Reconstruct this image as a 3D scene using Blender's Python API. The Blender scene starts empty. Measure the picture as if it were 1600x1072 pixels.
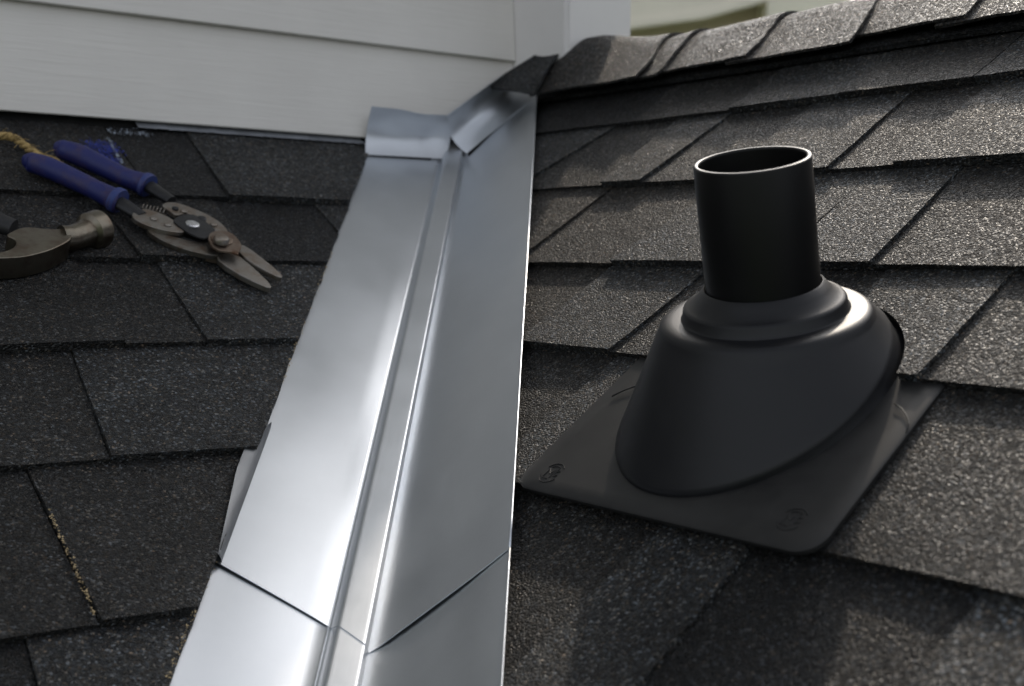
import bpy, bmesh, math, random
import numpy as np
from mathutils import Vector, Matrix, noise
random.seed(7)
sc = bpy.context.scene
C = sc.collection

# ---------------------------------------------------------------- camera
CAM = Vector((0, 0, 5.0))
RT = Vector((0.999938192, 0.000652672551, 0.0110989544)).normalized()
UP = Vector((-0.01111813, 0.05869983, 0.99821376)).normalized()
FW = Vector((0.0, 0.99827547, -0.05870346)).normalized()
FPX = 2067.3769
cam = bpy.data.objects.new('camera', bpy.data.cameras.new('camera'))
C.objects.link(cam)
m = Matrix((RT, UP, -FW)).transposed().to_4x4(); m.translation = CAM
cam.matrix_world = m
cam.data.sensor_width = 36; cam.data.lens = FPX / 1600 * 36
cam.data.clip_start = 0.05; cam.data.clip_end = 3000
cam.data.dof.use_dof = True; cam.data.dof.focus_distance = 1.12; cam.data.dof.aperture_fstop = 7
sc.camera = cam

# ---------------------------------------------------------------- sky, sun, exposure
SUN_EL, SUN_AZ = math.radians(40.0), math.radians(17.0)      # azimuth measured from +Y towards +X
w = bpy.data.worlds.new('World'); sc.world = w; w.use_nodes = True
nt = w.node_tree; nt.nodes.clear()
sky = nt.nodes.new('ShaderNodeTexSky'); sky.sky_type = 'NISHITA'; sky.sun_disc = False
sky.sun_elevation = SUN_EL; sky.sun_rotation = SUN_AZ; sky.dust_density = 3.5; sky.air_density = 1.0
hs = nt.nodes.new('ShaderNodeHueSaturation'); hs.inputs['Saturation'].default_value = 0.27
bg = nt.nodes.new('ShaderNodeBackground'); bg.inputs['Strength'].default_value = 0.15
wo = nt.nodes.new('ShaderNodeOutputWorld')
nt.links.new(sky.outputs[0], hs.inputs['Color']); nt.links.new(hs.outputs[0], bg.inputs[0]); nt.links.new(bg.outputs[0], wo.inputs[0])
sd = bpy.data.lights.new('sun', 'SUN'); sd.energy = 0.95; sd.angle = math.radians(1.5); sd.color = (1.0, 0.87, 0.71)
so = bpy.data.objects.new('sun', sd); C.objects.link(so)
sdir = Vector((math.sin(SUN_AZ) * math.cos(SUN_EL), math.cos(SUN_AZ) * math.cos(SUN_EL), math.sin(SUN_EL)))
so.rotation_euler = sdir.to_track_quat('Z', 'Y').to_euler(); so.location = (3, 8, 12)
sc.view_settings.view_transform = 'Standard'; sc.view_settings.look = 'None'
sc.view_settings.exposure = 0.75; sc.view_settings.gamma = 1; sc.view_settings.use_curve_mapping = False

# ---------------------------------------------------------------- frames of the two roof planes
def V(x, y, z): return Vector((x, y, z))
AZ, SLL, SLR = 0.939208069, 0.535189729, 0.648093804
A = V(math.sin(AZ), math.cos(AZ), 0); B = V(-math.cos(AZ), math.sin(AZ), 0); Z = V(0, 0, 1)
UR = A * math.cos(SLR) + Z * math.sin(SLR)                   # up the right roof
UL = B * math.cos(SLL) + Z * math.sin(SLL)                   # up the left roof
NR = (-B).cross(UR); NL = A.cross(UL)
VAL = NL.cross(NR); VAL.normalize()
if VAL.y < 0: VAL = -VAL
ORG = CAM + V(-0.11073835, 0.98531099, -0.2791694)           # a point of the valley line
WL = NL.cross(VAL); WR = NR.cross(VAL)
if WL.dot(RT) > 0: WL = -WL
if WR.dot(RT) < 0: WR = -WR
def frame(x, y, z, o):
    f = Matrix((x, y, z)).transposed().to_4x4(); f.translation = o; return f
FR = frame(-B, UR, NR, ORG); FL = frame(A, UL, NL, ORG)
def ray(px, py): return FW + RT * ((px - 800) / FPX) - UP * ((py - 536) / FPX)
def hitp(px, py, n, c):                                       # plane n.(P-ORG)=c
    d = ray(px, py); return CAM + d * ((c + (ORG - CAM).dot(n)) / d.dot(n))
def onR(px, py, h=0.0):
    q = hitp(px, py, NR, h) - ORG; return (q.dot(-B), q.dot(UR))
def onL(px, py, h=0.0):
    q = hitp(px, py, NL, h) - ORG; return (q.dot(A), q.dot(UL))

# ---------------------------------------------------------------- object helpers
def tag(o, label=None, cat=None, group=None, kind=None):
    if label: o['label'] = label
    if cat: o['category'] = cat
    if group: o['group'] = group
    if kind: o['kind'] = kind
    return o
def empty(name, mat=None):
    o = bpy.data.objects.new(name, None); C.objects.link(o); o.empty_display_size = 0.02
    if mat is not None: o.matrix_world = mat
    return o
def mobj(name, me, mat, parent=None, loc=None, smooth=False):
    o = bpy.data.objects.new(name, me); C.objects.link(o)
    if mat:
        me.materials.append(mat)
    if parent: o.parent = parent
    if loc is not None: o.location = loc
    if smooth: me.polygons.foreach_set('use_smooth', [True] * len(me.polygons))
    return o
def from_bm(name, bm, mat, parent=None, smooth=False, recalc=True):
    if recalc: bmesh.ops.recalc_face_normals(bm, faces=bm.faces)
    me = bpy.data.meshes.new(name); bm.to_mesh(me); bm.free()
    return mobj(name, me, mat, parent, None, smooth)
def wn(o, angle=40):
    for p in o.data.polygons: p.use_smooth = True
    o.data.set_sharp_from_angle(angle=math.radians(angle)); return o
def prism(pts, z0, z1, bev=0.0):
    """pts: 2D outline, z0/z1 number or function(x,y)"""
    bm = bmesh.new()
    f0 = z0 if callable(z0) else (lambda x, y: z0)
    f1 = z1 if callable(z1) else (lambda x, y: z1)
    lo = [bm.verts.new((x, y, f0(x, y))) for x, y in pts]
    hi = [bm.verts.new((x, y, f1(x, y))) for x, y in pts]
    n = len(pts)
    top = bm.faces.new(hi); bm.faces.new(lo[::-1])
    for i in range(n): bm.faces.new((lo[i], lo[(i + 1) % n], hi[(i + 1) % n], hi[i]))
    bmesh.ops.recalc_face_normals(bm, faces=bm.faces)
    if bev:
        es = [e for e in bm.edges if e.verts[0] in hi and e.verts[1] in hi]
        bmesh.ops.bevel(bm, geom=es, offset=bev, segments=3, affect='EDGES', profile=0.6)
    return bm
def smooth_poly(pts, n=2):
    for _ in range(n):
        q = []
        for i in range(len(pts)):
            a, b = pts[i], pts[(i + 1) % len(pts)]
            q += [(a[0] * .75 + b[0] * .25, a[1] * .75 + b[1] * .25), (a[0] * .25 + b[0] * .75, a[1] * .25 + b[1] * .75)]
        pts = q
    return pts
def box_bm(x0, x1, y0, y1, z0, z1, bm=None):
    bm = bm or bmesh.new()
    v = [bm.verts.new((x, y, z)) for x in (x0, x1) for y in (y0, y1) for z in (z0, z1)]
    for f in ((0, 1, 3, 2), (4, 6, 7, 5), (0, 4, 5, 1), (2, 3, 7, 6), (0, 2, 6, 4), (1, 5, 7, 3)):
        bm.faces.new([v[i] for i in f])
    return bm
def loft(rings, close0=False, close1=False, wrap=True, bm=None):
    bm = bm or bmesh.new()
    R = [[bm.verts.new(p) for p in r] for r in rings]
    n = len(rings[0])
    for a, b in zip(R, R[1:]):
        for i in range(n if wrap else n - 1):
            bm.faces.new((a[i], a[(i + 1) % n], b[(i + 1) % n], b[i]))
    if close0: bm.faces.new(R[0][::-1])
    if close1: bm.faces.new(R[-1])
    return bm
def tube(path, rad, n=16, sx=1.0, up=Vector((0, 0, 1)), bm=None, caps=True):
    """path: list of Vector; rad: list of radii (or (rx, rz))"""
    rings = []
    for i, p in enumerate(path):
        t = (path[min(i + 1, len(path) - 1)] - path[max(i - 1, 0)]).normalized()
        s = t.cross(up).normalized(); q = s.cross(t)
        r = rad[i]; rx, rz = r if isinstance(r, tuple) else (r, r)
        rings.append([p + s * math.cos(a) * rx + q * math.sin(a) * rz for a in [2 * math.pi * k / n for k in range(n)]])
    return loft(rings, caps, caps, True, bm)

# ---------------------------------------------------------------- materials
def newmat(name):
    mt = bpy.data.materials.new(name); mt.use_nodes = True
    t = mt.node_tree; b = t.nodes['Principled BSDF']; return mt, t, b
def N(t, typ, **kw):
    n = t.nodes.new(typ)
    for k, v in kw.items():
        if k in n.inputs: n.inputs[k].default_value = v
        else: setattr(n, k, v)
    return n
def ramp(t, stops, interp='LINEAR'):
    n = t.nodes.new('ShaderNodeValToRGB'); n.color_ramp.interpolation = interp
    e = n.color_ramp.elements
    while len(e) < len(stops): e.new(0.5)
    for el, (p, c) in zip(e, stops):
        el.position = p; el.color = (c[0], c[1], c[2], 1) if isinstance(c, tuple) else (c, c, c, 1)
    return n
def granule_mat(name, tint=(1, 1, 1), gain=1.0, bright=0.0):
    mt, t, b = newmat(name); L = t.links.new
    tc = N(t, 'ShaderNodeTexCoord'); oi = N(t, 'ShaderNodeObjectInfo')
    mul = N(t, 'ShaderNodeVectorMath', operation='SCALE'); mul.inputs[0].default_value = (13.1, 7.7, 3.3)
    L(oi.outputs['Random'], mul.inputs['Scale'])
    add = N(t, 'ShaderNodeVectorMath', operation='ADD'); L(tc.outputs['Object'], add.inputs[0]); L(mul.outputs[0], add.inputs[1])
    warp = N(t, 'ShaderNodeTexNoise', Scale=300.0, Detail=1.0); L(add.outputs[0], warp.inputs['Vector'])
    ws = N(t, 'ShaderNodeVectorMath', operation='SCALE', Scale=0.0016); L(warp.outputs['Color'], ws.inputs[0])
    co = N(t, 'ShaderNodeVectorMath', operation='ADD'); L(add.outputs[0], co.inputs[0]); L(ws.outputs[0], co.inputs[1])
    v1 = N(t, 'ShaderNodeTexVoronoi', Scale=540.0); L(co.outputs[0], v1.inputs['Vector'])
    v2 = N(t, 'ShaderNodeTexVoronoi', Scale=900.0); L(co.outputs[0], v2.inputs['Vector'])
    sep = N(t, 'ShaderNodeSeparateColor'); L(v1.outputs['Color'], sep.inputs[0])
    r = ramp(t, [(0, 0.006), (0.35, 0.011), (0.65, 0.020), (0.88, 0.038), (1.0, 0.12)]); L(sep.outputs[0], r.inputs[0])
    hue = ramp(t, [(0, (0.88, 0.98, 1.08)), (0.5, (1, 1, 1)), (0.8, (1.1, 1.0, 0.85)), (1, (1.35, 1.0, 0.72))]); L(sep.outputs[1], hue.inputs[0])
    m1 = N(t, 'ShaderNodeMix', data_type='RGBA', blend_type='MULTIPLY'); m1.inputs[0].default_value = 1
    L(r.outputs[0], m1.inputs[6]); L(hue.outputs[0], m1.inputs[7])
    big = N(t, 'ShaderNodeTexNoise', Scale=9.0, Detail=4.0, Roughness=0.65); L(add.outputs[0], big.inputs['Vector'])
    br = ramp(t, [(0.3, 0.62), (0.7, 1.38)]); L(big.outputs[0], br.inputs[0])
    m2 = N(t, 'ShaderNodeMix', data_type='RGBA', blend_type='MULTIPLY'); m2.inputs[0].default_value = 1
    L(m1.outputs[2], m2.inputs[6]); L(br.outputs[0], m2.inputs[7])
    m3 = N(t, 'ShaderNodeMix', data_type='RGBA', blend_type='MULTIPLY'); m3.inputs[0].default_value = 1
    L(m2.outputs[2], m3.inputs[6]); m3.inputs[7].default_value = (tint[0] * gain, tint[1] * gain, tint[2] * gain, 1)
    L(m3.outputs[2], b.inputs['Base Color'])
    rr = ramp(t, [(0, 0.85), (0.7, 0.6), (1, 0.22)]); L(sep.outputs[2], rr.inputs[0]); L(rr.outputs[0], b.inputs['Roughness'])
    b.inputs['Specular IOR Level'].default_value = 0.3
    # height: rounded granules of uneven height
    inv = N(t, 'ShaderNodeMath', operation='MULTIPLY_ADD'); L(v1.outputs['Distance'], inv.inputs[0]); inv.inputs[1].default_value = -1.1; L(sep.outputs[2], inv.inputs[2])
    i2 = N(t, 'ShaderNodeMath', operation='MULTIPLY_ADD'); L(v2.outputs['Distance'], i2.inputs[0]); i2.inputs[1].default_value = -0.45; L(inv.outputs[0], i2.inputs[2])
    bp = N(t, 'ShaderNodeBump', Strength=1.0, Distance=0.0019); L(i2.outputs[0], bp.inputs['Height'])
    b2 = N(t, 'ShaderNodeBump', Strength=0.5, Distance=0.006); L(big.outputs[0], b2.inputs['Height']); L(b2.outputs[0], bp.inputs['Normal'])
    L(bp.outputs[0], b.inputs['Normal'])
    return mt
M = {}
M['tooth'] = granule_mat('granules_grey', (0.97, 1.01, 1.05), 1.6)
M['tooth_l'] = granule_mat('granules_light_grey', (0.97, 1.01, 1.05), 1.85)
M['base'] = granule_mat('granules_charcoal', (1.0, 0.99, 0.98), 1.0)
M['base_d'] = granule_mat('granules_dark', (0.95, 0.98, 1.05), 0.62)
M['brown'] = granule_mat('granules_brown_grey', (1.06, 0.98, 0.90), 1.1)
M['cap'] = granule_mat('granules_cap', (1.06, 1.0, 0.95), 1.5)
M['cap_d'] = granule_mat('granules_cap_dark', (0.9, 1.0, 1.12), 1.0)

def metal_mat(name, base=0.62, rough=0.3, scale=(1, 1, 1)):
    mt, t, b = newmat(name); L = t.links.new
    tc = N(t, 'ShaderNodeTexCoord')
    mp = N(t, 'ShaderNodeMapping'); L(tc.outputs['Object'], mp.inputs[0]); mp.inputs['Scale'].default_value = (1.0, 0.03, 1.0)
    br = N(t, 'ShaderNodeTexNoise', Scale=900.0, Detail=3.0, Roughness=0.7); L(mp.outputs[0], br.inputs['Vector'])
    bl = N(t, 'ShaderNodeTexNoise', Scale=14.0, Detail=5.0, Roughness=0.6); L(tc.outputs['Object'], bl.inputs['Vector'])
    mx = N(t, 'ShaderNodeMath', operation='MULTIPLY_ADD'); L(bl.outputs[0], mx.inputs[0]); mx.inputs[1].default_value = 0.16; mx.inputs[2].default_value = rough - 0.08
    m2 = N(t, 'ShaderNodeMath', operation='MULTIPLY_ADD'); L(br.outputs[0], m2.inputs[0]); m2.inputs[1].default_value = 0.10; L(mx.outputs[0], m2.inputs[2])
    L(m2.outputs[0], b.inputs['Roughness'])
    cr = ramp(t, [(0.3, (base * .89, base * .93, base * .98)), (0.7, (base * .96, base * 1.0, base * 1.05))]); L(bl.outputs[0], cr.inputs[0])
    L(cr.outputs[0], b.inputs['Base Color'])
    b.inputs['Metallic'].default_value = 1
    bp = N(t, 'ShaderNodeBump', Strength=0.12, Distance=0.0002); L(br.outputs[0], bp.inputs['Height']); L(bp.outputs[0], b.inputs['Normal'])
    return mt
M['metal'] = metal_mat('mill_finish_sheet_metal', 0.64, 0.32)
M['metal_leg'] = metal_mat('bent_sheet_metal', 0.62, 0.36)
M['metal_dull'] = metal_mat('dull_sheet_metal', 0.30, 0.42)
M['metal_edge'] = metal_mat('bright_cut_metal', 0.8, 0.25)

def steel_mat(name, col, rough, metallic=1.0, rust=None, rs=60.0, amt=(0.45, 0.65), bump=0.3):
    mt, t, b = newmat(name); L = t.links.new
    tc = N(t, 'ShaderNodeTexCoord')
    n1 = N(t, 'ShaderNodeTexNoise', Scale=rs, Detail=6.0, Roughness=0.65); L(tc.outputs['Object'], n1.inputs['Vector'])
    fac = ramp(t, [(amt[0], 0.0), (amt[1], 1.0)]); L(n1.outputs[0], fac.inputs[0])
    mx = N(t, 'ShaderNodeMix', data_type='RGBA'); L(fac.outputs[0], mx.inputs[0])
    mx.inputs[6].default_value = (*col, 1); mx.inputs[7].default_value = (*(rust or tuple(c * .7 for c in col)), 1)
    L(mx.outputs[2], b.inputs['Base Color'])
    n2 = N(t, 'ShaderNodeTexNoise', Scale=rs * 6, Detail=3.0); L(tc.outputs['Object'], n2.inputs['Vector'])
    rr = N(t, 'ShaderNodeMath', operation='MULTIPLY_ADD'); L(n2.outputs[0], rr.inputs[0]); rr.inputs[1].default_value = 0.25; rr.inputs[2].default_value = rough - 0.1
    L(rr.outputs[0], b.inputs['Roughness']); b.inputs['Metallic'].default_value = metallic
    bp = N(t, 'ShaderNodeBump', Strength=bump, Distance=0.0006); L(n2.outputs[0], bp.inputs['Height']); L(bp.outputs[0], b.inputs['Normal'])
    return mt
M['steel'] = steel_mat('worn_steel', (0.20, 0.185, 0.165), 0.42, rust=(0.13, 0.095, 0.07))
M['steel_light'] = steel_mat('plated_steel', (0.28, 0.26, 0.235), 0.42, rust=(0.22, 0.17, 0.13))
M['rusty'] = steel_mat('rusty_steel', (0.21, 0.165, 0.13), 0.45, 0.9, rust=(0.12, 0.065, 0.04))
M['bright'] = steel_mat('bright_rivet_steel', (0.72, 0.72, 0.74), 0.25, bump=0.6)
M['darksteel'] = steel_mat('black_steel', (0.035, 0.035, 0.037), 0.42, 0.6)
M['hammer'] = steel_mat('forged_steel', (0.19, 0.17, 0.135), 0.33, rust=(0.13, 0.10, 0.075), rs=45)
M['blue'] = steel_mat('worn_blue_vinyl', (0.008, 0.013, 0.105), 0.55, 0.0, rust=(0.035, 0.022, 0.07), rs=45, amt=(0.5, 0.72), bump=0.5)
M['blue_lip'] = steel_mat('faded_blue_vinyl', (0.02, 0.04, 0.17), 0.6, 0.0, rust=(0.05, 0.05, 0.14), rs=60)
M['grip'] = steel_mat('black_rubber_grip', (0.012, 0.012, 0.013), 0.6, 0.0, rs=40)

def plastic_mat(name, col, rough, dust=0.0, grain=0.25):
    mt, t, b = newmat(name); L = t.links.new
    tc = N(t, 'ShaderNodeTexCoord')
    n1 = N(t, 'ShaderNodeTexNoise', Scale=22.0, Detail=6.0, Roughness=0.7); L(tc.outputs['Object'], n1.inputs['Vector'])
    n2 = N(t, 'ShaderNodeTexNoise', Scale=1400.0, Detail=2.0); L(tc.outputs['Object'], n2.inputs['Vector'])
    sp = N(t, 'ShaderNodeTexVoronoi', Scale=260.0); L(tc.outputs['Object'], sp.inputs['Vector'])
    s2 = ramp(t, [(0.0, 1.0), (0.11, 0.0)]); L(sp.outputs['Distance'], s2.inputs[0])
    sc_ = N(t, 'ShaderNodeSeparateColor'); L(sp.outputs['Color'], sc_.inputs[0])
    s3 = ramp(t, [(0.9, 0.0), (0.95, 1.0)]); L(sc_.outputs[0], s3.inputs[0])
    mu = N(t, 'ShaderNodeMath', operation='MULTIPLY'); L(s2.outputs[0], mu.inputs[0]); L(s3.outputs[0], mu.inputs[1])
    mu2 = N(t, 'ShaderNodeMath', operation='MULTIPLY'); L(mu.outputs[0], mu2.inputs[0]); mu2.inputs[1].default_value = min(1, dust * 3)
    d1 = ramp(t, [(0.35, 0.0), (0.75, dust)]); L(n1.outputs[0], d1.inputs[0])
    ad = N(t, 'ShaderNodeMath', operation='MAXIMUM'); L(d1.outputs[0], ad.inputs[0]); L(mu2.outputs[0], ad.inputs[1])
    mx = N(t, 'ShaderNodeMix', data_type='RGBA'); L(ad.outputs[0], mx.inputs[0]); mx.inputs[6].default_value = (*col, 1); mx.inputs[7].default_value = (0.125, 0.121, 0.117, 1)
    L(mx.outputs[2], b.inputs['Base Color'])
    rr = N(t, 'ShaderNodeMath', operation='MULTIPLY_ADD'); L(n1.outputs[0], rr.inputs[0]); rr.inputs[1].default_value = 0.22; rr.inputs[2].default_value = rough - 0.1
    L(rr.outputs[0], b.inputs['Roughness']); b.inputs['Specular IOR Level'].default_value = 0.35
    bp = N(t, 'ShaderNodeBump', Strength=grain, Distance=0.00012); L(n2.outputs[0], bp.inputs['Height']); L(bp.outputs[0], b.inputs['Normal'])
    return mt
M['boot'] = plastic_mat('black_boot_rubber', (0.0065, 0.0068, 0.0085), 0.43, 0.03, 0.15)
M['flange'] = plastic_mat('black_flange_plastic', (0.010, 0.010, 0.0105), 0.48, 0.14, 0.15)
M['pipe'] = plastic_mat('black_abs_pipe', (0.004, 0.004, 0.004), 0.36, 0.0, 0.1)
M['pipe'].node_tree.nodes['Principled BSDF'].inputs['Specular IOR Level'].default_value = 0.25

def wood_paint():
    mt, t, b = newmat('white_painted_lap_siding'); L = t.links.new
    tc = N(t, 'ShaderNodeTexCoord')
    mp = N(t, 'ShaderNodeMapping'); L(tc.outputs['Object'], mp.inputs[0]); mp.inputs['Scale'].default_value = (0.06, 1, 1)
    n = N(t, 'ShaderNodeTexNoise', Scale=160.0, Detail=5.0, Roughness=0.6, Distortion=0.6); L(mp.outputs[0], n.inputs['Vector'])
    n2 = N(t, 'ShaderNodeTexNoise', Scale=5.0, Detail=5.0); L(tc.outputs['Object'], n2.inputs['Vector'])
    cr = ramp(t, [(0.3, (0.66, 0.63, 0.595)), (0.7, (0.76, 0.73, 0.69))]); L(n2.outputs[0], cr.inputs[0]); L(cr.outputs[0], b.inputs['Base Color'])
    b.inputs['Roughness'].default_value = 0.6
    bp = N(t, 'ShaderNodeBump', Strength=0.6, Distance=0.0012); L(n.outputs[0], bp.inputs['Height']); L(bp.outputs[0], b.inputs['Normal'])
    return mt
M['siding'] = wood_paint()
def simple(name, col, rough=0.7, var=0.15, scale=8.0, bump=0.0):
    mt, t, b = newmat(name); L = t.links.new
    tc = N(t, 'ShaderNodeTexCoord')
    n = N(t, 'ShaderNodeTexNoise', Scale=scale, Detail=5.0, Roughness=0.6); L(tc.outputs['Object'], n.inputs['Vector'])
    cr = ramp(t, [(0.3, tuple(c * (1 - var) for c in col)), (0.7, tuple(c * (1 + var) for c in col))]); L(n.outputs[0], cr.inputs[0]); L(cr.outputs[0], b.inputs['Base Color'])
    b.inputs['Roughness'].default_value = rough
    if bump:
        bp = N(t, 'ShaderNodeBump', Strength=bump, Distance=0.01); L(n.outputs[0], bp.inputs['Height']); L(bp.outputs[0], b.inputs['Normal'])
    return mt
M['deck'] = simple('black_roofing_felt', (0.014, 0.014, 0.015), 0.9, 0.3, 60)
M['trim'] = simple('white_painted_trim', (0.74, 0.715, 0.70), 0.5, 0.05, 6)
M['strip'] = simple('weathered_grey_flashing', (0.20, 0.21, 0.23), 0.5, 0.3, 30)
M['cream'] = simple('cream_painted_wall', (0.80, 0.76, 0.64), 0.8, 0.08, 1.5)
M['cream_shade'] = simple('shaded_cream_wall', (0.52, 0.46, 0.35), 0.8, 0.1, 1.5)  # darker copy of the cream wall, its shade put into the colour
M['creamtrim'] = simple('off_white_fascia', (0.74, 0.70, 0.60), 0.6, 0.05, 2)
M['grass'] = simple('lawn_grass', (0.05, 0.075, 0.03), 0.95, 0.35, 3)
M['leaf'] = simple('tree_leaves', (0.06, 0.09, 0.035), 0.8, 0.4, 3)
M['bark'] = simple('tree_bark', (0.12, 0.09, 0.065), 0.9, 0.3, 12)
M['rope'] = simple('frayed_yellow_rope_fibre', (0.36, 0.25, 0.10), 0.9, 0.5, 180, 0.3)
M['chalkb'] = simple('blue_chalk_dust', (0.03, 0.045, 0.26), 0.95, 0.3, 300)
M['chalkw'] = simple('pale_caulk', (0.30, 0.34, 0.40), 0.8, 0.25, 200)
M['tan'] = simple('tan_fibre_crumbs', (0.42, 0.32, 0.18), 0.9, 0.4, 300)

# ================================================================= ROOFS
VxL, VyL = VAL.dot(A), VAL.dot(UL); WxL, WyL = WL.dot(A), WL.dot(UL)
VxR, VyR = VAL.dot(-B), VAL.dot(UR); WxR, WyR = WR.dot(-B), WR.dot(UR)
def xl(y, d): return (d - WyL * y) / WxL          # local x at distance d from the valley, left roof
def xr(y, d): return (d - WyR * y) / WxR

gbm = bmesh.new()
bmesh.ops.create_grid(gbm, x_segments=2, y_segments=2, size=600)
ground = from_bm('ground', gbm, M['grass']); ground.location = (0, 200, 0); tag(ground, kind='structure')

def roof_sheet(name, F, corners, label):
    bm = prism(corners, -0.02, 0.0)
    o = from_bm(name, bm, M['deck']); o.matrix_world = F; tag(o, label, kind='structure'); return o
RIDGE_V = 0.948
WALL_B = 0.745
yL_top = WALL_B / math.cos(SLL)
roofL = roof_sheet('roof_left', FL, [(xl(-1.2, 0.0), -1.2), (xl(yL_top, 0), yL_top), (-2.6, yL_top), (-2.6, -1.2)],
                   'left roof slope of dark charcoal laminated shingles running up to the white wall')
yr0 = -1.2
roofR = roof_sheet('roof_right', FR, [(xr(yr0, 0.0), yr0), (2.4, yr0), (2.4, RIDGE_V), (xr(RIDGE_V, 0), RIDGE_V)],
                   'right roof slope of grey laminated shingles rising to a capped ridge')

cnt = 0
def shingle(F, roof, v0, v1, bl, br, tl, tr, mat, tooth, name='shingle', wav=0.0015, lift=0.0, gapl=0.0006, gapr=0.0006, clip=None):
    """bl/br = left and right x at the butt v0, tl/tr at v1; runs on under the next course.
    clip = (point, outward normal) of the valley cut; the edge there is left ragged"""
    global cnt; cnt += 1
    ex = 0.022
    nx = max(4, min(12, int((max(br, tr) - min(bl, tl)) / 0.022))); ny = 5
    hb = (0.0135 if tooth else 0.0098) + random.uniform(-.0006, .0006) + lift
    ht = 0.0058 if tooth else 0.0038
    cx, cy = (bl + br + tl + tr) / 4, (v0 + v1) / 2
    bm = bmesh.new(); top = []
    f1 = (v1 + ex - v0) / (v1 - v0)
    for j in range(ny + 1):
        f = j / ny * f1
        y = v0 + (v1 - v0) * f
        xa = bl + (tl - bl) * f + gapl; xb = br + (tr - br) * f - gapr
        row = []
        for i in range(nx + 1):
            g = i / nx; x = xa + (xb - xa) * g
            jag = noise.noise(Vector((x * 55, cnt * 3.1, y * 20))) * 0.0012
            jy = (noise.noise(Vector((x * 3.2, v0 * 31, 1.7))) * wav * 2 + noise.noise(Vector((x * 60, v0 * 9, 4))) * 0.0008) if j == 0 else 0
            jx = jag if (i in (0, nx) and j > 0) else 0
            fl = min(1.0, f)
            h = hb + (ht - hb) * fl + noise.noise(Vector((x * 14, y * 14, cnt * .37))) * 0.0010 * (1 - fl)
            h += 0.0008 * math.exp(-f * 12)
            row.append(bm.verts.new((x + jx - cx, y + jy - cy, h)))
        top.append(row)
    for j in range(ny):
        for i in range(nx): bm.faces.new((top[j][i], top[j][i + 1], top[j + 1][i + 1], top[j + 1][i]))
    if clip:
        pc = Vector((clip[0][0] - cx, clip[0][1] - cy, 0)); nc = Vector((clip[1][0], clip[1][1], 0)).normalized()
        bmesh.ops.bisect_plane(bm, geom=bm.verts[:] + bm.edges[:] + bm.faces[:], plane_co=pc, plane_no=nc, clear_outer=True)
        if len(bm.faces) == 0: bm.free(); return None
        on = lambda v_: abs((v_.co - pc).dot(nc)) < 1e-5
        ce = [e for e in bm.edges if on(e.verts[0]) and on(e.verts[1])]
        if ce:
            bmesh.ops.subdivide_edges(bm, edges=ce, cuts=4)
            for v_ in bm.verts:
                if on(v_):
                    k_ = noise.noise(Vector((v_.co.x * 160 + cx * 99, v_.co.y * 160 + cy * 77, 3))) * 0.0016 + noise.noise(Vector((v_.co.y * 30, cy * 9, 1))) * 0.0012
                    v_.co += nc * k_
    bd = [e for e in bm.edges if len(e.link_faces) == 1]
    r_ = bmesh.ops.extrude_edge_only(bm, edges=bd)
    nv = [g_ for g_ in r_['geom'] if isinstance(g_, bmesh.types.BMVert)]
    for v_ in nv:
        f = (v_.co.y + cy - v0) / (v1 - v0)
        v_.co.z = max(0.0006, 0.0046 * (1 - f)); v_.co.y += 0.0006
    ne = [g_ for g_ in r_['geom'] if isinstance(g_, bmesh.types.BMEdge) and all(v_ in nv for v_ in g_.verts)]
    bmesh.ops.holes_fill(bm, edges=ne, sides=0)
    o = from_bm(name, bm, mat, roof); o.location = (cx, cy, 0)
    wn(o, 35)
    return o

def seam_x(conv, pt, pb, v0, v1, h=0.008):
    a = conv(*pt, h); b = conv(*pb, h)
    k = (b[0] - a[0]) / (b[1] - a[1])
    return a[0] + k * (v0 - a[1]), a[0] + k * (v1 - a[1])       # x at butt, x at top
# ---- right roof: butt lines measured from the photograph
RB = [-0.30, -0.15, -0.008, 0.1645, 0.326, 0.4535, 0.5995, 0.741, 0.864]
D_R = 0.122
def RS(v0, v1): return (xr(v0, D_R), xr(v1, D_R))
CLR = ((xr(0, D_R), 0), (-WxR, -WyR))
def right_course(v0, v1, seams, kinds, xmax=1.5, cut=None):
    run = [(xr(v0, D_R) - .12, xr(v1, D_R) - .12)] + [seam_x(onR, s[0], s[1], v0, v1) if isinstance(s[0], tuple) else (s[0], s[0] + s[1]) for s in seams]
    ks = list(kinds[:len(seams) + 1])
    while run[-1][0] < xmax:
        wdt = random.uniform(0.13, 0.22)
        nb = run[-1][0] + wdt
        run.append((nb, nb + random.choice((-.012, .012))))
        if len(run) > len(ks) + 1: ks.append(random.choice(['tooth', 'base', 'tooth_l', 'base_d', 'brown']))
    for i in range(len(run) - 1):
        k = ks[i]; p = k.split('/')[0]; th = k.endswith('/t') or k in ('tooth', 'tooth_l')
        (b0, t0), (b1, t1) = run[i], run[i + 1]
        o = shingle(FR, roofR, v0, v1, b0, b1, t0, t1, M[p], th, wav=0.0025, clip=CLR)
        if o: CUTS.append(o)
CUTS = []
right_course(RB[0], RB[1], [], ['base'])
right_course(RB[1], RB[2], [], ['tooth'])
right_course(RB[2], RB[3], [((1020, 832), (899, 954)), ((1170, 857), (1011, 1066)), ((1530, 926), (1443, 1044))], ['base', 'tooth', 'base_d', 'tooth_l'])
right_course(RB[3], RB[4], [((955, 562), (862, 648)), (0.235, -.012), (0.53, -.012)], ['base', 'tooth', 'base', 'tooth'])
right_course(RB[4], RB[5], [((940, 425), (870, 486)), ((1097, 425), (960, 550)), ((1381, 421), (1290, 520)), ((1582, 419), (1437, 597))],
             ['brown', 'tooth', 'base', 'tooth', 'base'])
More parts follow.
